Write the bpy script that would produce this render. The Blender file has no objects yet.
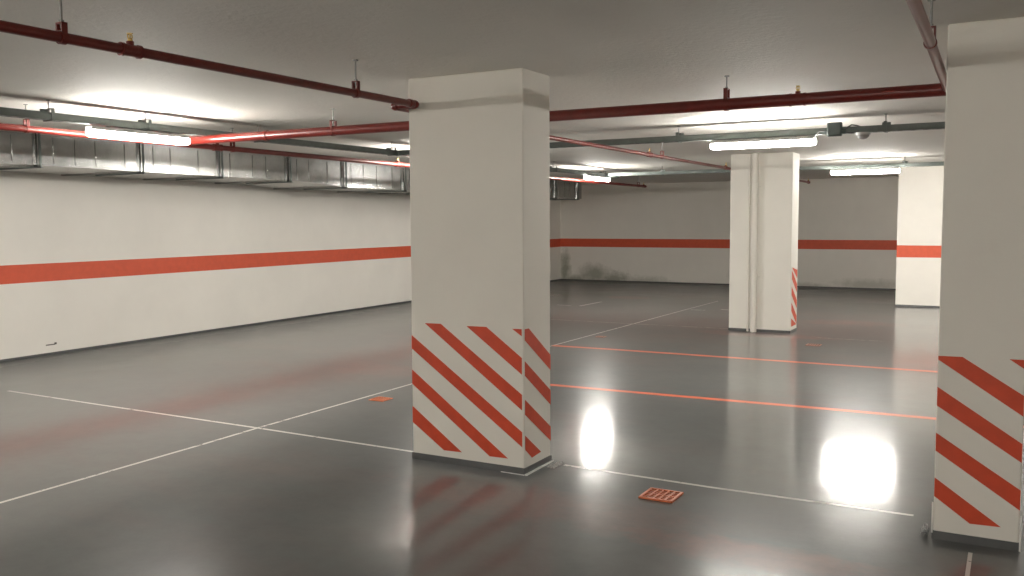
import bpy, math, random
from mathutils import Vector, Matrix
R = random.Random(7)
sc = bpy.context.scene
COL = sc.collection
CEIL = 2.455
EYE = 1.55

# ------------------------------------------------------------------ materials
def mat(name):
    m = bpy.data.materials.new(name); m.use_nodes = True
    nt = m.node_tree; b = nt.nodes['Principled BSDF']
    return m, nt, b
def N(nt, t, **kw):
    n = nt.nodes.new(t)
    for k, v in kw.items():
        if k in n.inputs.keys(): n.inputs[k].default_value = v
        else: setattr(n, k, v)
    return n
def coords(nt):
    return nt.nodes.new('ShaderNodeNewGeometry').outputs['Position']
def noise(nt, scale, detail=3, rough=.5, vec=None, stretch=None):
    n = nt.nodes.new('ShaderNodeTexNoise')
    n.inputs['Scale'].default_value = scale; n.inputs['Detail'].default_value = detail
    n.inputs['Roughness'].default_value = rough
    v = vec if vec is not None else coords(nt)
    if stretch:
        mp = nt.nodes.new('ShaderNodeMapping'); mp.inputs['Scale'].default_value = stretch
        nt.links.new(v, mp.inputs['Vector']); v = mp.outputs['Vector']
    nt.links.new(v, n.inputs['Vector'])
    return n.outputs['Fac']
def ramp(nt, fac, stops):
    r = nt.nodes.new('ShaderNodeValToRGB')
    el = r.color_ramp.elements
    el[0].position, el[0].color = stops[0][0], (*stops[0][1], 1)
    el[1].position, el[1].color = stops[-1][0], (*stops[-1][1], 1)
    for p, c in stops[1:-1]:
        e = el.new(p); e.color = (*c, 1)
    nt.links.new(fac, r.inputs['Fac'])
    return r.outputs['Color']
def mixc(nt, fac, a, b):
    m = nt.nodes.new('ShaderNodeMix'); m.data_type = 'RGBA'
    if isinstance(fac, (int, float)): m.inputs[0].default_value = fac
    else: nt.links.new(fac, m.inputs[0])
    for i, c in ((6, a), (7, b)):
        if isinstance(c, tuple): m.inputs[i].default_value = (*c, 1)
        else: nt.links.new(c, m.inputs[i])
    return m.outputs[2]
def mth(nt, op, a, b=None, clamp=False):
    m = nt.nodes.new('ShaderNodeMath'); m.operation = op; m.use_clamp = clamp
    for i, c in ((0, a), (1, b)):
        if c is None: continue
        if isinstance(c, (int, float)): m.inputs[i].default_value = c
        else: nt.links.new(c, m.inputs[i])
    return m.outputs[0]
def bump(nt, b, h, strength=.2, dist=.01):
    n = nt.nodes.new('ShaderNodeBump'); n.inputs['Strength'].default_value = strength
    n.inputs['Distance'].default_value = dist
    nt.links.new(h, n.inputs['Height']); nt.links.new(n.outputs['Normal'], b.inputs['Normal'])
def plain(name, c, rough=.5, metal=0.0, var=.12, bs=0):
    m, nt, b = mat(name)
    f = noise(nt, 14, 3)
    lo = tuple(x*(1-var) for x in c); hi = tuple(min(1, x*(1+var)) for x in c)
    nt.links.new(ramp(nt, f, [(.3, lo), (.7, hi)]), b.inputs['Base Color'])
    b.inputs['Roughness'].default_value = rough; b.inputs['Metallic'].default_value = metal
    if bs: bump(nt, b, noise(nt, 120, 2), bs, .002)
    return m

M = {}
def plaster(name, c, bs=.25, scale=55):
    m, nt, b = mat(name)
    f = noise(nt, 1.3, 4, .6)
    col = ramp(nt, f, [(.3, tuple(x*.94 for x in c)), (.7, c)])
    nt.links.new(col, b.inputs['Base Color'])
    b.inputs['Roughness'].default_value = .75
    bump(nt, b, noise(nt, scale, 5, .65), bs, .006)
    return m, nt, b, col
M['wall'] = plaster('wall_paint', (.82, .79, .73))[0]
M['column'] = plaster('column_paint', (.80, .78, .715), .18, 40)[0]
M['ceiling'] = plaster('ceiling_plaster', (.76, .735, .685), 1.0, 24)[0]

# back wall: same paint with damp mould stains near the floor
m, nt, b, col = plaster('stained_wall_paint', (.80, .77, .71))
P = coords(nt); sep = nt.nodes.new('ShaderNodeSeparateXYZ'); nt.links.new(P, sep.inputs[0])
X_, Z_ = sep.outputs[0], sep.outputs[2]
def blob(cx, cz, rx, rz, ns=5.0, seed=0):
    a = mth(nt, 'DIVIDE', mth(nt, 'SUBTRACT', X_, cx), rx); a = mth(nt, 'MULTIPLY', a, a)
    c = mth(nt, 'DIVIDE', mth(nt, 'SUBTRACT', Z_, cz), rz); c = mth(nt, 'MULTIPLY', c, c)
    d = mth(nt, 'SQRT', mth(nt, 'ADD', a, c))
    d = mth(nt, 'ADD', d, mth(nt, 'MULTIPLY', mth(nt, 'SUBTRACT', noise(nt, ns, 4, .7), .5), 1.5))
    return mth(nt, 'SUBTRACT', 1.35, d, True)
s = blob(-10.26, .30, .15, .47, 6)
for a in ((-9.45, .16, .42, .26, 4), (-9.95, .02, .45, .13, 5), (-8.9, .05, .5, .2, 9), (-8.0, .03, .6, .12, 9), (-2.8, .1, .75, .12, 6), (-4.3, .03, .8, .08, 6), (-5.2, .2, .6, .2, 3)):
    w = .9 if a[0] < -8.5 else .5
    s = mth(nt, 'MAXIMUM', s, mth(nt, 'MULTIPLY', blob(*a), w))
s = mth(nt, 'MULTIPLY', s, .72)
nt.links.new(mixc(nt, s, col, (.13, .14, .085)), b.inputs['Base Color'])
M['wall_stained'] = m

M['stripe'] = plain('orange_wall_stripe_paint', (.62, .095, .042), .6, 0, .05, .15)
M['hazard'] = plain('red_hazard_paint', (.60, .062, .018), .5, 0, .08, .15)
M['skirt'] = plain('dark_skirting_paint', (.085, .088, .088), .35)

# glossy epoxy floor
def floor_shader(name, paint=None, wear=.5):
    m, nt, b = mat(name)
    base = ramp(nt, noise(nt, .45, 5, .6), [(.3, (.088, .094, .092)), (.7, (.130, .137, .132))])
    red = mth(nt, 'MULTIPLY', mth(nt, 'SUBTRACT', noise(nt, .55, 4, .6, stretch=(.7, 1.6, 1)), .52), 3.2, True)
    base = mixc(nt, mth(nt, 'MULTIPLY', red, .36), base, (.205, .112, .094))
    sp = nt.nodes.new('ShaderNodeSeparateXYZ'); nt.links.new(coords(nt), sp.inputs[0])
    for (cx, cy, rx, ry, am) in ((-6.15, 5.2, .35, 1.6, .10), (-5.6, 7.5, .8, .4, .30), (-6.8, 16.9, .5, .35, .6), (-2.9, 12.2, .9, .3, .6), (-1.0, 4.1, .6, .2, .55), (-2.1, 4.3, 1.1, .3, .3), (-2.2, 14.2, .8, .4, .4)):
        a = mth(nt, 'DIVIDE', mth(nt, 'SUBTRACT', sp.outputs[0], cx), rx); c = mth(nt, 'DIVIDE', mth(nt, 'SUBTRACT', sp.outputs[1], cy), ry)
        d = mth(nt, 'ADD', mth(nt, 'MULTIPLY', a, a), mth(nt, 'MULTIPLY', c, c))
        d = mth(nt, 'ADD', d, mth(nt, 'MULTIPLY', mth(nt, 'SUBTRACT', noise(nt, 2.6, 4, .7), .5), 3.0))
        k_ = mth(nt, 'MULTIPLY', mth(nt, 'SUBTRACT', 1.15, d, True), am)
        base = mixc(nt, k_, base, (.24, .115, .095))
    fine = mth(nt, 'MULTIPLY', mth(nt, 'SUBTRACT', noise(nt, 7, 5, .8), .42), 2.4, True)
    base = mixc(nt, mth(nt, 'MULTIPLY', fine, .45), base, (.070, .072, .070))
    if paint:
        w = mth(nt, 'GREATER_THAN', noise(nt, 9, 4, .75), wear)
        w2 = mth(nt, 'MULTIPLY', mth(nt, 'SUBTRACT', 1.0, w), .8)
        base = mixc(nt, w2, paint, base)
    nt.links.new(base, b.inputs['Base Color'])
    b.inputs['IOR'].default_value = 1.13
    rr = mth(nt, 'ADD', mth(nt, 'MULTIPLY', noise(nt, 1.1, 3, .5), .07), .085)
    # dull margin along the walls
    dl = mth(nt, 'ADD', mth(nt, 'ADD', sp.outputs[0], 9.705), mth(nt, 'MULTIPLY', sp.outputs[1], .032))
    db = mth(nt, 'SUBTRACT', 21.2, sp.outputs[1])
    dw = mth(nt, 'MINIMUM', dl, mth(nt, 'MULTIPLY', db, .4))
    dull = mth(nt, 'SUBTRACT', 1.0, mth(nt, 'ADD', mth(nt, 'DIVIDE', dw, 1.5), mth(nt, 'MULTIPLY', mth(nt, 'SUBTRACT', noise(nt, 1.5, 3, .6), .5), .6)), True)
    b.inputs['Roughness'].default_value = .30
    nt.links.new(mth(nt, 'ADD', rr, mth(nt, 'MULTIPLY', dull, .2)), b.inputs['Coat Roughness'])
    nt.links.new(mth(nt, 'SUBTRACT', .80, mth(nt, 'MULTIPLY', dull, .77)), b.inputs['Coat Weight'])
    b.inputs['Coat IOR'].default_value = 1.48
    h = mth(nt, 'ADD', noise(nt, 3.5, 2, .5), mth(nt, 'MULTIPLY', noise(nt, 22, 2, .6), .14))
    bump(nt, b, h, .16, .012)
    nt.links.new(b.inputs['Normal'].links[0].from_socket, b.inputs['Coat Normal'])
    return m
M['floor'] = floor_shader('epoxy_floor')
M['white_line_and_glint'] = floor_shader('worn_white_line_and_glint', (.62, .60, .56), .40)
M['orange_line'] = floor_shader('worn_orange_line', (.72, .17, .09), .33)
M['faint_line'] = floor_shader('faint_white_line', (.30, .28, .26), .47)

M['pipe'] = plain('red_pipe_paint', (.15, .016, .011), .32, 0, .12)
M['pipe_pink'] = plain('faded_red_pipe_paint', (.20, .05, .042), .3, 0, .1)
M['zinc'] = plain('zinc_steel', (.30, .30, .29), .4, .8, .1)
M['tray'] = plain('grey_green_tray', (.17, .195, .185), .45, .4, .1)
M['box'] = plain('grey_green_plastic', (.075, .098, .094), .5)
M['cable'] = plain('grey_cable', (.10, .10, .105), .5)
M['brass'] = plain('brass', (.75, .55, .20), .3, 1.0, .05)
M['housing'] = plain('pale_grey_housing', (.55, .56, .55), .5)
M['pvc'] = plain('painted_pvc', (.76, .735, .67), .5, 0, .02)
M['caulk'] = plain('sealant_highlight_white', (.75, .74, .72), .18)  # white colour stands in for the bright reflection along the sealant
M['dark'] = plain('dark_pit_shade', (.02, .012, .01), .8)
M['drain'] = plain('orange_plastic_grate', (.60, .155, .055), .4)
M['drain_dull'] = plain('dirty_orange_grate', (.27, .105, .06), .5)
M['mark'] = plain('dark_scuff', (.10, .09, .08), .7)
m, nt, b = mat('galvanised_sheet')
f = noise(nt, 5, 5, .7)
nt.links.new(ramp(nt, f, [(.3, (.36, .37, .365)), (.7, (.50, .50, .49))]), b.inputs['Base Color'])
b.inputs['Metallic'].default_value = 1.0
nt.links.new(mth(nt, 'ADD', mth(nt, 'MULTIPLY', f, .14), .13), b.inputs['Roughness'])
bump(nt, b, noise(nt, 2.3, 2, .5), .25, .02)
M['duct'] = m
m, nt, b = mat('frosted_dome'); b.inputs['Base Color'].default_value = (.6, .6, .58, 1)
b.inputs['Roughness'].default_value = .25; b.inputs['Transmission Weight'].default_value = .4
M['dome'] = m
m, nt, b = mat('clear_film'); b.inputs['Base Color'].default_value = (.9, .9, .9, 1)
b.inputs['Roughness'].default_value = .1; b.inputs['Transmission Weight'].default_value = .8
M['film'] = m
LAMP = 258.0
m, nt, b = mat('lit_diffuser')
b.inputs['Base Color'].default_value = (.9, .9, .9, 1)
b.inputs['Emission Color'].default_value = (1.0, .955, .885, 1)
b.inputs['Emission Strength'].default_value = LAMP
M['lit'] = m

# ------------------------------------------------------------------ mesh builder
class MB:
    def __init__(s): s.v = []; s.f = []; s.mi = []; s.sm = []
    def add(s, vs, fs, mi=0, sm=False):
        o = len(s.v); s.v += [tuple(v) for v in vs]
        for f in fs: s.f.append(tuple(i+o for i in f)); s.mi.append(mi); s.sm.append(sm)
        return s
    def box(s, x0, x1, y0, y1, z0, z1, mi=0):
        return s.prism([(x0, y0), (x1, y0), (x1, y1), (x0, y1)], z0, z1, mi)
    def prism(s, poly, z0, z1, mi=0):      # poly counter-clockwise in xy
        n = len(poly)
        vs = [(x, y, z0) for x, y in poly] + [(x, y, z1) for x, y in poly]
        fs = [tuple(range(n-1, -1, -1)), tuple(range(n, 2*n))]
        fs += [(i, (i+1) % n, (i+1) % n+n, i+n) for i in range(n)]
        return s.add(vs, fs, mi)
    def bevbox(s, x0, x1, y0, y1, z0, z1, c, mi=0):   # box with chamfered vertical + horizontal edges
        def ring(d, z): 
            a, b, e, f = x0+d, x1-d, y0+d, y1-d
            return [(a+c, e, z), (b-c, e, z), (b, e+c, z), (b, f-c, z), (b-c, f, z), (a+c, f, z), (a, f-c, z), (a, e+c, z)]
        rs = [ring(c, z0), ring(0, z0+c), ring(0, z1-c), ring(c, z1)]
        vs = sum(rs, []); fs = [tuple(range(7, -1, -1)), tuple(range(24, 32))]
        for k in range(3):
            for i in range(8): fs.append((k*8+i, k*8+(i+1) % 8, k*8+8+(i+1) % 8, k*8+8+i))
        return s.add(vs, fs, mi)
    def tube(s, path, r, n=14, mi=0, cap=True):
        path = [Vector(p) for p in path]; rings = []
        rr = r if isinstance(r, (list, tuple)) else [r]*len(path)
        t0 = (path[1]-path[0]).normalized()
        u = t0.orthogonal().normalized()
        if abs(t0.z) < .9: u = Vector((0, 0, 1)); u = (u-t0*u.dot(t0)).normalized()
        for i, p in enumerate(path):
            if i == 0: t = path[1]-p
            elif i == len(path)-1: t = p-path[i-1]
            else: t = (path[i+1]-p).normalized()+(p-path[i-1]).normalized()
            t.normalize(); u = (u-t*u.dot(t)).normalized(); w = t.cross(u)
            rings.append([p+(u*math.cos(a)+w*math.sin(a))*rr[i] for a in (2*math.pi*k/n for k in range(n))])
        vs = sum(rings, []); fs = []
        for k in range(len(rings)-1):
            for i in range(n): fs.append((k*n+i, k*n+(i+1) % n, (k+1)*n+(i+1) % n, (k+1)*n+i))
        s.add(vs, fs, mi, True)
        if cap:
            s.add(rings[0], [tuple(range(n-1, -1, -1))], mi); s.add(rings[-1], [tuple(range(n))], mi)
        return s
    def cyl(s, a, b, r, n=14, mi=0): return s.tube([a, b], r, n, mi)
    def build(s, name, mats, parent=None, loc=None):
        me = bpy.data.meshes.new(name)
        vs = s.v
        if parent is not None:
            l = parent.location if parent.parent is None else parent.parent.location; vs = [(x-l[0], y-l[1], z-l[2]) for x, y, z in vs]
        me.from_pydata(vs, [], s.f)
        for mm in (mats if isinstance(mats, (list, tuple)) else [mats]): me.materials.append(M[mm])
        for p, i, q in zip(me.polygons, s.mi, s.sm): p.material_index = i; p.use_smooth = q
        me.validate(); me.update()
        o = bpy.data.objects.new(name, me); COL.objects.link(o)
        if parent is not None: o.parent = parent
        return o
def tag(o, label=None, cat=None, group=None, kind=None):
    if label: o['label'] = label
    if cat: o['category'] = cat
    if group: o['group'] = group
    if kind: o['kind'] = kind
    return o
def thing(name, label, cat, loc=(0, 0, 0), group=None):
    o = bpy.data.objects.new(name, None); COL.objects.link(o); o.location = loc
    o.empty_display_size = .1
    return tag(o, label, cat, group)

# ------------------------------------------------------------------ room shell
WX0, WY0, WS = -9.895, 5.935, -0.0320     # left wall line: x = WX0 + WS*(y-WY0)
def wx(y): return WX0+WS*(y-WY0)
YB, YN, XR = 21.2, -5.6, 6.2
ST0, ST1 = .872, 1.083

f = MB()
f.prism([(wx(YN)-.2, YN-.2), (XR+.2, YN-.2), (XR+.2, YB+.2), (wx(YB)-.2, YB+.2)], -.2, 0)
zl = [.0012]
def strip(pts, w, mi):
    z = zl[0]; zl[0] += .00005
    pts = [Vector((p[0], p[1])) for p in pts]; L = []; Rr = []
    for i, p in enumerate(pts):
        t = (pts[min(i+1, len(pts)-1)]-pts[max(i-1, 0)]).normalized(); n = Vector((-t.y, t.x))*w/2
        L.append((p.x+n.x, p.y+n.y, z)); Rr.append((p.x-n.x, p.y-n.y, z))
    k = len(pts)
    f.add(L+Rr, [(i, k+i, k+i+1, i+1) for i in range(k-1)], mi)
strip([(-4.82, -1.0), (-4.889, 2.894), (-4.928, 4.35), (-4.955, 4.92), (-5.0, 7.0), (-4.99, 9.9), (-4.972, 12.1), (-4.955, 15.0), (-4.93, 16.9)], .028, 1)
strip([(-8.13, 4.94), (-6.8, 4.922), (-4.96, 4.915), (-3.39, 4.89)], .030, 1)
strip([(-2.46, 5.072), (-1.5, 5.04), (-.42, 5.05)], .030, 1)
strip([(-.137, 4.60), (-.137, 4.2), (-.15, 3.2)], .018, 1)
strip([(-4.96, 7.52), (-3.1, 7.555), (-1.2, 7.62), (3.0, 7.66)], .085, 2)
strip([(-4.99, 9.955), (-4.1, 9.985), (-.67, 10.0), (3.0, 10.05)], .10, 2)
strip([(-6.35, 12.61), (-3.5, 12.64)], .05, 3)
strip([(-7.35, 14.86), (-7.05, 14.83)], .05, 1)
strip([(-6.885, 14.85), (-6.865, 15.78)], .06, 1)  # bright reflection on the floor, painted as a white stroke
strip([(-4.87, 15.05), (-4.62, 15.08)], .05, 1)
strip([(-4.42, 15.33), (-4.15, 15.3)], .06, 1)
strip([(-2.25, 12.2), (-1.4, 12.2)], .04, 3)
tag(f.build('floor', ['floor', 'white_line_and_glint', 'orange_line', 'faint_line']), kind='structure')

c = MB()
c.prism([(wx(YN)-.2, YN-.2), (XR+.2, YN-.2), (XR+.2, YB+.2), (wx(YB)-.2, YB+.2)], CEIL, CEIL+.2)
tag(c.build('ceiling', 'ceiling'), kind='structure')

w = MB()
w.prism([(wx(YN)-.2, YN), (wx(YN), YN), (wx(YB), YB), (wx(YB)-.2, YB)], 0, CEIL)
w.prism([(wx(YN), YN), (wx(YN)+.0015, YN), (wx(YB)+.0015, YB), (wx(YB), YB)], ST0, ST1, 1)
w.prism([(wx(6.5), 6.5), (wx(6.5)+.002, 6.5), (wx(6.62)+.002, 6.62), (wx(6.62), 6.62)], .115, .128, 2)
w.prism([(wx(6.61), 6.61), (wx(6.61)+.002, 6.61), (wx(6.64)+.002, 6.64), (wx(6.64), 6.64)], .118, .142, 2)
tag(w.build('wall_left', ['wall', 'stripe', 'mark']), kind='structure')
w = MB()
w.box(wx(YB)-.2, XR, YB, YB+.2, 0, CEIL); w.box(wx(YB), -1.835, YB-.0015, YB, ST0+.004, ST1+.004, 1)
tag(w.build('wall_back', ['wall_stained', 'stripe']), kind='structure')
w = MB()
w.box(-1.835, XR, 17.3, YB, 0, CEIL); w.box(-1.8365, XR, 17.2985, YB, ST0, ST1, 1)
tag(w.build('wall_projecting', ['wall', 'stripe']), kind='structure')
w = MB(); w.box(XR, XR+.2, YN, YB, 0, CEIL); w.box(XR-.0015, XR, YN, 17.29, ST0, ST1, 1)
tag(w.build('wall_right', ['wall', 'stripe']), kind='structure')
w = MB(); w.box(wx(YN)-.2, XR+.2, YN-.2, YN, 0, CEIL); w.box(wx(YN), XR, YN, YN+.0015, ST0, ST1, 1)
tag(w.build('wall_near', ['wall', 'stripe']), kind='structure')
for nm, poly in (('baseboard_left', [(wx(YN), YN), (wx(YN)+.006, YN), (wx(YB)+.006, YB), (wx(YB), YB)]),
                 ('baseboard_back', [(wx(YB)+.006, YB-.006), (-1.84, YB-.006), (-1.84, YB), (wx(YB)+.006, YB)]),
                 ('baseboard_projecting', [(-1.841, 17.294), (XR, 17.294), (XR, 17.3), (-1.841, 17.3)])):
    tag(MB().prism(poly, 0, .03).build(nm, 'skirt'), kind='structure')

# ------------------------------------------------------------------ columns
def column(label, x0, x1, y0, y1, front, side=None, sh=.042):
    t = thing('concrete_column', label, 'column', ((x0+x1)/2, (y0+y1)/2, 0), 'square white concrete columns')
    s = MB(); s.bevbox(x0, x1, y0, y1, 0, CEIL, .006)
    for poly in front:
        s.add([(x, y0-.0012, z) for x, z in poly], [tuple(range(len(poly)))], 1)
    for poly in side or []:
        s.add([(x1+.0012, y, z) for y, z in poly], [tuple(range(len(poly)))], 1)
    s.build('shaft', ['column', 'hazard'], t)
    k = MB(); e = .005
    k.box(x0-e, x1+e, y0-e, y1+e, 0, sh)
    tag(k.build('skirting', 'skirt', t), 'dark grey painted foot')
    return t
X0, X1, Y0, Y1 = -3.407, -2.577, 4.756, 5.112
E1 = X1-.014; E0 = X0+.001
front = [[(E0, .816), (E0, .727), (E1, .170), (E1, .264)],
         [(E0, .590), (E0, .495), (-2.823, .086), (-2.691, .088)],
         [(E0, .350), (E0, .242), (-3.164, .083), (-3.027, .086)],
         [(-3.301, .898), (E1, .398), (E1, .495), (-3.178, .900)],
         [(-2.986, .896), (E1, .618), (E1, .721), (-2.840, .898)],
         [(-2.658, .896), (E1, .853), (E1, .897)]]
S0 = Y0+.008; S1 = Y1-.001
side = [[(S0, .829), (S1, .595), (S1, .694), (4.818, .896), (S0, .896)],
        [(S0, .612), (S1, .370), (S1, .466), (S0, .702)],
        [(S0, .372), (S1, .135), (S1, .229), (S0, .466)],
        [(S0, .155), (4.853, .085), (4.976, .095), (S0, .244)]]
colm = column('white column with red diagonal stripes standing in the middle foreground', X0, X1, Y0, Y1, front, side)
k = MB()
k.prism([(X1+.005, Y0-.005), (X1+.022, Y0-.012), (X1+.016, Y1+.01), (X1+.005, Y1)], 0, .006)
k.prism([(X1-.16, Y0-.011), (X1+.004, Y0-.011), (X1+.004, Y0-.006), (X1-.16, Y0-.006)], 0, .004)
tag(k.build('sealant_bead', 'caulk', colm), 'glossy sealant bead with its highlight painted white')
rx0, rx1, ry = -.306, .059, 4.73
F1 = rx1-.001; F0 = rx0+.001
front = [[(F0, .895), (F0, .877), (F1, .636), (F1, .733), (-.201, .897)],
         [(-.007, .900), (F1, .856), (F1, .900)],
         [(F0, .746), (F0, .654), (F1, .419), (F1, .508)],
         [(F0, .522), (F0, .434), (F1, .193), (F1, .289)],
         [(F0, .302), (F0, .210), (-.148, .098), (-.017, .102)]]
colr = column('narrow white column with red diagonal stripes cut off by the right edge', rx0, rx1, ry, ry+.83, front, None, .04)
k = MB(); k.cyl((rx1+.004, ry-.006, .0), (rx1+.004, ry-.006, .17), .004, 8)
k.cyl((rx0-.004, ry-.004, .03), (rx0-.004, ry-.004, .18), .004, 8)
tag(k.build('sealant_bead', 'caulk', colr), 'glossy sealant up the corner edges')
CX0, CX1, CY0, CY1 = -3.492, -2.648, 12.508, 12.93
sd = []
for zt in (1.06, .86, .64, .42, .20):        # diagonals falling away from the front edge
    a, bb = CY0+.06, CY1-.02
    za = zt; zb = zt-.62*(bb-a)
    def clipz(y): return max(.085, min(.9, zt-(y-a)*.62))
    poly = [(a, min(.9, za)), (a, max(.085, min(.9, za-.12))), (bb, max(.085, zb-.12)), (bb, max(.085, min(.9, zb)))]
    sd.append(poly)
colc = column('distant white column with a painted drainpipe on its face', CX0, CX1, CY0, CY1, [], sd, .035)

# drainpipe and conduit on the distant column
t = thing('drain_pipe', 'white painted drainpipe fixed down the face of the distant column', 'pipe', (-3.135, CY0-.055, 0))
k = MB(); k.cyl((-3.135, CY0-.055, 0), (-3.135, CY0-.055, CEIL), .045, 18); k.build('pipe', 'pvc', t)
k = MB(); k.cyl((-3.135, CY0-.055, .72), (-3.135, CY0-.055, .80), .052, 18); k.build('collar', 'pvc', t)
k = MB(); k.cyl((-3.135, CY0-.055, 2.10), (-3.135, CY0-.055, 2.18), .052, 18); k.build('collar', 'pvc', t)
for z in (.76, 2.0):
    k = MB(); k.box(-3.20, -3.07, CY0-.03, CY0, z-.012, z+.012); k.build('bracket', 'pvc', t)
k = MB(); k.cyl((-3.222, CY0-.018, 0), (-3.222, CY0-.018, CEIL), .015, 10)
tag(k.build('conduit', 'pvc'), 'thin white conduit running beside the drainpipe on the distant column', 'conduit')

# ------------------------------------------------------------------ pipework
def ringband(k, c, axis, r, w, mi=0, n=18):
    a = Vector(c)-Vector(axis)*w/2; b = Vector(c)+Vector(axis)*w/2
    k.cyl(a, b, r, n, mi)
def hanger(parent, c, axis, r, big=False, tall=0.0):
    """split-ring clamp with a strap and a threaded rod up to the ceiling"""
    c = Vector(c); ax = Vector(axis); sidev = ax.cross(Vector((0, 0, 1)))
    k = MB(); ringband(k, c, axis, r+.005, .026)
    h = tall or (.044 if not big else .034)
    wpl = .012
    for sgn in (-1, 1):
        p = c+sidev*sgn*(r*.75)
        k.box(p.x-(wpl if abs(ax.x) > .5 else .004), p.x+(wpl if abs(ax.x) > .5 else .004),
              p.y-(wpl if abs(ax.y) > .5 else .004), p.y+(wpl if abs(ax.y) > .5 else .004), c.z, c.z+r+h)
    a, b_ = (wpl, r*.75+.004) if abs(ax.x) > .5 else (r*.75+.004, wpl)
    k.box(c.x-a, c.x+a, c.y-b_, c.y+b_, c.z+r+h-.005, c.z+r+h+.002)
    o = k.build('clamp', 'pipe', parent)
    q = MB(); q.cyl((c.x, c.y, c.z+r+h-.02), (c.x, c.y, CEIL), .005, 8)
    q.cyl((c.x, c.y, c.z+r+h+.002), (c.x, c.y, c.z+r+h+.012), .010, 6)
    q.cyl((c.x, c.y, CEIL-.006), (c.x, c.y, CEIL), .016, 10)
    tag(q.build('threaded_rod', 'zinc', o), 'thin zinc rod up to the ceiling')
def sprinkler(parent, c, axis, r, up=True):
    c = Vector(c); z = c.z+r
    k = MB(); k.cyl((c.x, c.y, c.z), (c.x, c.y, z+.016), .016, 12)
    for s_ in (-1, 1): ringband(k, c+Vector(axis)*s_*.042, axis, r+.007, .014)
    ringband(k, c, axis, r+.004, .07)
    fit = k.build('outlet_fitting', 'pipe', parent)
    q = MB(); q.cyl((c.x, c.y, z+.016), (c.x, c.y, z+.024), .011, 6)
    q.tube([(c.x, c.y, z+.024), (c.x, c.y, z+.030)], [.010, .006], 10)
    ax = Vector(axis)
    for s_ in (-1, 1):
        p = [c*1 for _ in range(4)]
        for i, (d, hh) in enumerate(((.006, .025), (.011, .032), (.011, .040), (.003, .048))):
            p[i] = Vector((c.x, c.y, z+hh))+ax*d*s_
        q.tube(p, .0028, 6)
    q.cyl((c.x, c.y, z+.030), (c.x, c.y, z+.046), .003, 8)
    q.cyl((c.x, c.y, z+.047), (c.x, c.y, z+.0495), .013, 12)
    tag(q.build('sprinkler_head', 'brass', fit), 'brass upright sprinkler head')
def coupling(parent, c, axis, r):
    k = MB(); c = Vector(c)
    ringband(k, c, axis, r+.012, .035); ringband(k, c-Vector(axis)*.026, axis, r+.005, .012); ringband(k, c+Vector(axis)*.026, axis, r+.005, .012)
    k.build('coupling', 'pipe', parent)
def bend(a, b, c, rad, n=5):
    a, b, c = Vector(a), Vector(b), Vector(c)
    u = (a-b).normalized(); v = (c-b).normalized(); p0 = b+u*rad; p1 = b+v*rad; out = []
    for i in range(n+1):
        s_ = i/n; out.append(p0*(1-s_)**2+b*2*s_*(1-s_)+p1*s_*s_)
    return out
G = 'red sprinkler pipes under the ceiling'
PZ = 2.277
t = thing('sprinkler_main_pipe', 'thick dark red pipe crossing behind the striped foreground column', 'pipe', (-3, 5.7, PZ), G)
PR = .037
k = MB(); k.cyl((-6.60, 5.66, PZ), (5.8, 5.72, PZ), PR, 20); k.build('pipe', 'pipe', t)
hanger(t, (-4.80, 5.67, PZ), (1, 0, 0), PR); hanger(t, (-1.62, 5.69, PZ), (1, 0, 0), PR, tall=.060)
sprinkler(t, (-1.182, 5.69, PZ), (1, 0, 0), PR-.004); coupling(t, (-5.52, 5.665, PZ), (1, 0, 0), PR-.006)

t = thing('sprinkler_branch_pipe', 'dark red pipe running from the upper left to the foreground column', 'pipe', (-3.26, 3, 2.27), G)
r = .0215; z = 2.270
k = MB()
pts = [(-3.26, -2.0, z)]+bend((-3.26, 2, z), (-3.26, 4.62, z), (-3.435, 4.62, z), .03)+bend((-3.26, 4.62, z), (-3.435, 4.62, z), (-3.45, 5.6, z), .03)+[(-3.45, 5.68, z)]
k.tube(pts, r, 16)
k.build('pipe', 'pipe', t)
k = MB(); ringband(k, (-3.26, 4.57, z), (0, 1, 0), r+.006, .03); ringband(k, (-3.31, 4.62, z), (1, 0, 0), r+.006, .02)
k.tube([(-3.285, 4.62, z), (-3.26, 4.62, z), (-3.245, 4.622, z), (-3.234, 4.624, z)], [r+.006, r+.006, r, .008], 14); k.build('elbow_fitting', 'pipe', t)
k = MB(); ringband(k, (-3.40, 4.62, z), (1, 0, 0), r+.008, .025); k.build('elbow_fitting', 'pipe', t)
hanger(t, (-3.26, 2.26, z), (0, 1, 0), r, True); hanger(t, (-3.26, 4.05, z), (0, 1, 0), r)
sprinkler(t, (-3.26, 2.57, z), (0, 1, 0), r)

t = thing('sprinkler_branch_pipe', 'thin red pipe passing left of the distant column, behind the foreground column', 'pipe', (-3.54, 8, 2.268), G)
r = .020; z = 2.268
k = MB(); k.cyl((-3.545, 5.68, z), (-3.52, 18.08, z-.005), r, 12); k.build('pipe', 'pipe', t)
hanger(t, (-3.54, 9.85, z), (0, 1, 0), r); sprinkler(t, (-3.54, 9.45, z), (0, 1, 0), r)
sprinkler(t, (-3.533, 12.42, z), (0, 1, 0), r); sprinkler(t, (-3.522, 18.05, z-.005), (0, 1, 0), r)

t = thing('sprinkler_branch_pipe', 'faded red pipe running down to the top corner of the right column', 'pipe', (-.335, 3, PZ), G)
r = .0215
k = MB(); k.tube([(-.300, 1.6, PZ), (-.322, 3.33, PZ), (-.33, 4.0, PZ), (-.362, 5.70, PZ)], r, 16); k.build('pipe', 'pipe_pink', t)
hanger(t, (-.334, 4.17, PZ), (0, 1, 0), r)

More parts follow.
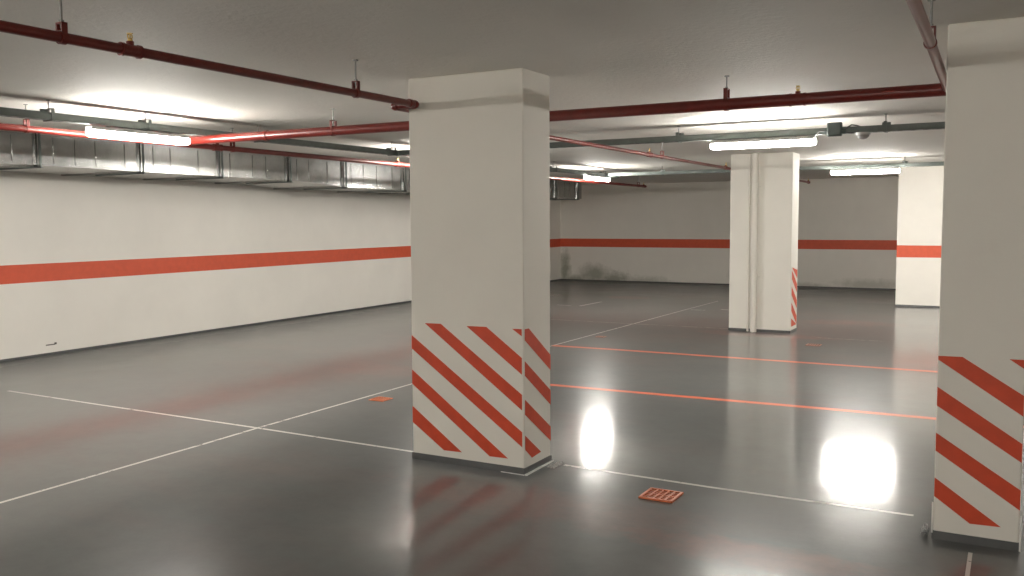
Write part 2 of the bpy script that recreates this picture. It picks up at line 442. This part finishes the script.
t = thing('sprinkler_branch_pipe', 'long red pipe running beside the metal duct along the left', 'pipe', (-6.6, 6, 2.262), G)
r = .026
k = MB(); k.tube([(-6.60, -2.0, 2.272), (-6.6, 4.2, 2.270), (-6.60, 5.8, 2.256), (-6.6, 9, 2.246), (-6.60, 17.4, 2.236)], r, 16); k.build('pipe', 'pipe', t)
hanger(t, (-6.6, 4.25, 2.270), (0, 1, 0), r); hanger(t, (-6.6, 6.32, 2.253), (0, 1, 0), r)
sprinkler(t, (-6.6, 6.13, 2.255), (0, 1, 0), r); sprinkler(t, (-6.6, 8.98, 2.246), (0, 1, 0), r); sprinkler(t, (-6.6, 17.3, 2.236), (0, 1, 0), r-.004)
hanger(t, (-6.6, 17.0, 2.236), (0, 1, 0), r)

# ------------------------------------------------------------------ cable trays
def tray(label, a, b, zc, hangs, half=.042):
    a = Vector(a); b = Vector(b); d = (b-a); L = d.length; d.normalize(); s_ = Vector((-d.y, d.x))
    t = thing('cable_tray', label, 'cable tray', (a.x, a.y, zc), 'perforated cable trays')
    def bar(k, u0, u1, v0, v1, z0, z1):
        p = [a+d*u0+s_*v0, a+d*u1+s_*v0, a+d*u1+s_*v1, a+d*u0+s_*v1]
        k.prism([(q.x, q.y) for q in p], z0, z1)
    k = MB(); zb, zt = zc-.027, zc+.027
    for sg in (-1, 1):
        v0, v1 = sorted((sg*half, sg*(half-.002)))
        bar(k, 0, L, v0, v1, zb, zt)
        v2, v3 = sorted((sg*half, sg*(half+.008))); bar(k, 0, L, v2, v3, zt-.002, zt)
    bar(k, 0, L, -half, -half*.45, zb, zb+.002); bar(k, 0, L, half*.45, half, zb, zb+.002)
    u = 0
    while u < L: bar(k, u, min(L, u+.06), -half*.45, half*.45, zb, zb+.002); u += .10
    k.build('channel', 'tray', t)
    k = MB()
    for v, rr in ((-.018, .009), (.004, .011), (.022, .007)):
        pts = []; u = 0; i = 0
        while u <= L: 
            q = a+d*u+s_*(v+R.uniform(-.003, .003)); pts.append((q.x, q.y, zb+.003+rr+R.uniform(0, .004))); u += .8
        k.tube(pts, rr, 8)
    k.build('cable_bundle', 'cable', t)
    for u in hangs:
        k = MB()
        bar(k, u-.012, u+.012, -half-.012, half+.012, zt+.026, zt+.031)
        bar(k, u-.012, u+.012, -half-.012, -half-.006, zb-.004, zt+.031); bar(k, u-.012, u+.012, half+.006, half+.012, zb-.004, zt+.031)
        bar(k, u-.035, u-.012, half-.004, half+.010, zt-.01, zt+.03); bar(k, u+.012, u+.035, half-.004, half+.010, zt-.01, zt+.03)
        bar(k, u-.012, u+.012, -half-.012, half+.012, zb-.006, zb-.002)
        br = k.build('bracket', 'tray', t)
        q = a+d*u; k = MB()
        k.cyl((q.x, q.y, zt+.01), (q.x, q.y, CEIL), .0045, 8); k.cyl((q.x, q.y, CEIL-.006), (q.x, q.y, CEIL), .014, 10)
        tag(k.build('threaded_rod', 'zinc', br), 'thin rod up to the ceiling')
    return t
TX = -6.235
tray('long grey tray hung above the tube lamps nearest the metal duct', (TX, -3), (TX, 15.0), 2.333, [y+3 for y in (-2.1, .0, 2.1, 4.19, 5.04, 6.3, 8.37, 10.5, 12.5, 14.4)])
tray('grey tray crossing above the tube lamp at the distant column', (TX+.06, 8.45), (6, 8.45), 2.331, [x+6.175 for x in (-5.2, -2.87, -1.01, 1, 3, 5)])
tray('farthest grey tray crossing near the back wall', (TX+.06, 14.5), (6, 14.28), 2.338, [x+6.175 for x in (-5.2, -3.8, -1.45, 1, 3, 5)], .036)

# ------------------------------------------------------------------ tube lamps
def lamp(label, cx, cy, cz, along, L=.97):
    t = thing('fluorescent_lamp', label, 'ceiling lamp', (cx, cy, cz), 'tube lamps hung below the trays')
    def place(pts): return [((cx+u, cy+v, cz+w_) if along == 'x' else (cx-v, cy+u, cz+w_)) for u, v, w_ in pts]
    k = MB(); n = 14; rings = []
    prof = [(-L/2, .012), (-L/2+.006, .68), (-L/2+.022, .92), (-L/2+.05, 1), (L/2-.05, 1), (L/2-.022, .92), (L/2-.006, .68), (L/2, .012)]
    for u, sc_ in prof:
        ring = []
        for i in range(n):
            a = 2*math.pi*i/n; ca, sa = math.cos(a), math.sin(a)
            y = .039*math.copysign(abs(ca)**.8, ca); zz = .034*math.copysign(abs(sa)**.8, sa)
            ring.append((u, y*sc_, zz*sc_))
        rings.append(place(ring))
    vs = sum(rings, []); fs = []
    for q in range(len(rings)-1):
        for i in range(n): fs.append((q*n+i, q*n+(i+1) % n, (q+1)*n+(i+1) % n, (q+1)*n+i))
    fs += [tuple(range(n-1, -1, -1)), tuple(range((len(rings)-1)*n, len(rings)*n))]
    k.add(vs, fs, 0, True)
    k.build('diffuser', 'lit', t)
    def pbox(k, u0, u1, v0, v1, z0, z1):
        if along == 'x': k.box(cx+u0, cx+u1, cy+v0, cy+v1, cz+z0, cz+z1)
        else: k.box(cx-v1, cx-v0, cy+u0, cy+u1, cz+z0, cz+z1)
    k = MB(); pbox(k, -L/2+.015, L/2-.015, -.040, .040, .020, .045)
    k.build('housing', 'housing', t)
    for u in (-.3, .3):
        k = MB(); pbox(k, u-.01, u+.01, -.012, .012, .048, 2.304-cz); k.build('bracket', 'zinc', t)
    return t
LZ = 2.247
lamp('lit tube lamp hung below the tray at the upper left', TX, 4.985, LZ, 'y')
lamp('lit tube lamp seen just past the foreground column, over the far left corner', TX, 14.15, LZ+.012, 'y')
lamp('lit tube lamp hung in front of the distant column', -2.07, 8.45, LZ, 'x')
lamp('lit tube lamp near the projecting wall at the far right', -1.99, 14.33, LZ+.005, 'x')
lamp('lit tube lamp hidden behind the foreground column', TX, 9.3, LZ, 'y')
lamp('lit tube lamp on the left tray just out of view', TX, .4, LZ, 'y')
lamp('lit tube lamp on the middle tray beyond the right column', 3.2, 8.45, LZ, 'x')
lamp('lit tube lamp on the farthest tray beyond the right column', .95, 14.3, LZ, 'x')
lamp('added fill lamp behind and to the right of the viewer', 3.0, -3.6, LZ, 'x')  # unseen lamp added to brighten the column fronts
lamp('lit tube lamp behind the viewer', -1.6, -4.2, LZ, 'x')
lamp('added fill lamp out of view at the near end of the left tray', TX, -2.3, LZ, 'y')  # unseen lamp added to lift the light on the near ceiling and columns

# junction box with cables, and the dome under the tray
t = thing('junction_box', 'square grey-green junction box at the end of the lamp by the distant column', 'junction box', (-1.42, 8.40, 2.28))
k = MB(); k.bevbox(-1.482, -1.358, 8.355, 8.405, 2.278, 2.398, .006); k.build('body', 'box', t)
k = MB(); k.bevbox(-1.474, -1.366, 8.346, 8.356, 2.286, 2.390, .003); k.build('lid', 'box', t)
for p, q, rr in (((-1.358, 8.38, 2.31), (-1.325, 8.38, 2.31), .013), ((-1.358, 8.38, 2.345), (-1.325, 8.38, 2.345), .013), ((-1.482, 8.38, 2.325), (-1.505, 8.38, 2.325), .012)):
    MB().cyl(p, q, rr, 10).build('cable_gland', 'box', t)
for pts in ([(-1.505, 8.38, 2.325), (-1.54, 8.385, 2.335), (-1.58, 8.41, 2.315), (-1.60, 8.43, 2.285)],
            [(-1.325, 8.38, 2.345), (-1.28, 8.38, 2.37), (-1.24, 8.40, 2.365), (-1.20, 8.44, 2.35)],
            [(-1.325, 8.38, 2.31), (-1.28, 8.38, 2.30), (-1.22, 8.39, 2.315)]):
    MB().tube(pts, .006, 8).build('cable', 'cable', t)
t = thing('alarm_sounder', 'small grey dome fixed under the tray right of the junction box', 'alarm', (-1.19, 8.45, 2.25))
k = MB(); k.cyl((-1.19, 8.43, 2.283), (-1.19, 8.43, 2.304), .062, 20); k.build('base', 'housing', t)
k = MB(); k.tube([(-1.19, 8.43, 2.283), (-1.19, 8.43, 2.268), (-1.19, 8.43, 2.252), (-1.19, 8.43, 2.246)], [.052, .048, .030, .008], 18); k.build('dome', 'dome', t)

# ------------------------------------------------------------------ ventilation duct
DX0 = -8.50
def dx(y): return DX0+WS*(y-WY0)
t = thing('air_duct', 'long galvanised metal duct hung high along the left wall', 'duct', (dx(6), 6, 2.1))
ys = [-4.0, -2.8, -1.6, -.4, .75, 1.95, 3.15, 4.34, 5.54, 6.78, 7.96, 9.20, 10.40, 11.95, 13.15, 14.35, 15.5, 16.65, 17.83, 19.05, 19.35]
def dbot(y): return 2.130-.0045*max(0, y-5) if y < 9.6 else (2.108 - .048*min(1, (y-9.6)/.9))
DT = 2.435
for i in range(len(ys)-1):
    a, b_ = ys[i], ys[i+1]
    if b_ < 1.9: continue
    k = MB()
    if b_-a > .5:
        mids = [a, b_] if not (a < 9.6 < b_) else [a, 9.6, b_]
        if a < 10.45 < b_: mids = sorted(set(mids+[10.45]))
    else: mids = [a, b_]
    def sect(y): return [(wx(y)+.03, y, dbot(y)), (dx(y), y, dbot(y)), (dx(y), y, DT), (wx(y)+.03, y, DT)]
    rings = [sect(y) for y in mids]; vs = sum(rings, []); fs = []
    for q in range(len(rings)-1):
        for j in range(4): fs.append((q*4+j, q*4+(j+1) % 4, (q+1)*4+(j+1) % 4, (q+1)*4+j))
    fs += [(3, 2, 1, 0), tuple(len(vs)-4+j for j in range(4))]
    k.add(vs, fs)
    y = a+.2                                     # stiffening beads pressed into the sheet
    while y < b_-.1:
        k.tube([(dx(y)-.001, y, dbot(y)+.02), (dx(y)+.004, y, dbot(y)+.035), (dx(y)+.004, y, DT-.035), (dx(y)-.001, y, DT-.02)], .004, 8)
        y += .33+R.uniform(-.1, .1)
    k.build('duct_section', 'duct', t)
for y in ys[6:-1]:
    k = MB(); zb = dbot(y)
    for o_ in (-.012, .004):
        k.box(dx(y)-.01, dx(y)+.022, y+o_, y+o_+.006, zb-.014, DT+.008)
        k.prism([(wx(y)+.03, y+o_), (dx(y)+.022, y+o_), (dx(y)+.022, y+o_+.006), (wx(y)+.03, y+o_+.006)], zb-.014, zb+.0)
    k.build('flange', 'duct', t)
    k = MB(); xx = dx(y)+.045
    k.cyl((xx, y+.03, zb-.028), (xx, y+.03, CEIL), .006, 8)
    k.box(xx-.008, xx+.008, y+.014, y+.022, zb-.028, CEIL)
    k.box(dx(y)-.78, xx+.02, y+.014, y+.044, zb-.028, zb-.024); k.box(dx(y)-.78, xx+.02, y+.014, y+.018, zb-.028, zb-.001)
    tag(k.build('trapeze_hanger', 'tray', t), 'steel bar and rod carrying the duct')

# ------------------------------------------------------------------ floor drains
def drain(label, cx, cy, s_=.095, h=.011, dm='drain'):
    t = thing('floor_drain', label, 'floor drain', (cx, cy, 0), 'orange floor drains')
    k = MB(); k.box(cx-s_+.01, cx+s_-.01, cy-s_+.01, cy+s_-.01, .0015, .0035); tag(k.build('pit_shade', 'dark', t), 'dark plate painted as the shade below the grate')  # dark plate on the floor painted in place of the shade under the grate
    k = MB(); wd = .014 if s_ > .08 else .010
    k.box(cx-s_, cx+s_, cy-s_, cy-s_+wd, .0015, h); k.box(cx-s_, cx+s_, cy+s_-wd, cy+s_, .0015, h)
    k.box(cx-s_, cx-s_+wd, cy-s_+wd, cy+s_-wd, .0015, h); k.box(cx+s_-wd, cx+s_, cy-s_+wd, cy+s_-wd, .0015, h)
    k.build('frame', dm, t)
    k = MB(); n = 5; pitch = (2*s_-2*wd)/n
    for i in range(1, n):
        x = cx-s_+wd+pitch*i; k.box(x-.0045, x+.0045, cy-s_+wd, cy+s_-wd, .003, h-.001)
    for j in range(1, 6):
        y = cy-s_+wd+(2*s_-2*wd)/6*j; e = .0065 if j == 3 else .0035
        k.box(cx-s_+wd, cx+s_-wd, y-e, y+e, .003, h-.003)
    k.build('grate', dm, t)
drain('orange floor drain grate in the foreground, right of the striped column', -1.697, 4.747, .098)
drain('orange floor drain grate lying left of the striped column', -4.80, 6.23, .075, .007)
drain('orange floor drain grate just right of the distant column', -2.135, 11.45, .085, .007, 'drain_dull')
drain('small far orange floor drain grate between the white and orange lines', -4.79, 11.0, .06, .006, 'drain_dull')

# ------------------------------------------------------------------ scraps of film at column feet
def film(label, cx, cy, w_, d_, hgt, n=7):
    k = MB(); vs = []; fs = []
    for i in range(n):
        for j in range(n):
            u, v = i/(n-1), j/(n-1)
            vs.append((cx+(u-.5)*w_+R.uniform(-.006, .006), cy+(v-.5)*d_+R.uniform(-.006, .006), .003+hgt*R.random()*(1-abs(u-.5))))
    for i in range(n-1):
        for j in range(n-1): fs.append((i*n+j, (i+1)*n+j, (i+1)*n+j+1, i*n+j+1))
    k.add(vs, fs); o = k.build('plastic_film', 'film')
    md = o.modifiers.new('thick', 'SOLIDIFY'); md.thickness = .001
    return tag(o, label, 'plastic scrap')
film('crumpled clear plastic scrap at the right foot of the striped foreground column', -2.50, 5.03, .05, .16, .012)
film('crumpled clear plastic scrap at the left foot of the right column', -.345, 4.78, .035, .14, .05)

# ------------------------------------------------------------------ camera
yaw, pitch, roll, F = math.radians(-29.194), math.radians(-4.2555), math.radians(.3073), 900.6
fw = Vector((math.sin(yaw)*math.cos(pitch), math.cos(yaw)*math.cos(pitch), math.sin(pitch)))
rt = Vector((math.cos(yaw), -math.sin(yaw), 0)); dn = -rt.cross(fw)
cr, sr = math.cos(roll), math.sin(roll)
r2 = rt*cr+dn*sr; d2 = -rt*sr+dn*cr
cam = bpy.data.cameras.new('camera'); co = bpy.data.objects.new('camera', cam); COL.objects.link(co)
co.matrix_world = Matrix(((r2.x, -d2.x, -fw.x, 0), (r2.y, -d2.y, -fw.y, 0), (r2.z, -d2.z, -fw.z, EYE), (0, 0, 0, 1)))
cam.sensor_width = 36; cam.lens = F/1024*36; cam.clip_start = .05; cam.clip_end = 200
sc.camera = co

wd = bpy.data.worlds.new('world'); sc.world = wd; wd.use_nodes = True
wd.node_tree.nodes['Background'].inputs[0].default_value = (0, 0, 0, 1)
sc.view_settings.view_transform = 'Standard'; sc.view_settings.look = 'None'
sc.view_settings.gamma = 1; sc.view_settings.use_curve_mapping = False
sc.view_settings.exposure = 0.0
sc.cycles.use_denoising = True
sc.cycles.max_bounces = 12; sc.cycles.diffuse_bounces = 8; sc.cycles.glossy_bounces = 5
sc.cycles.sample_clamp_indirect = 12
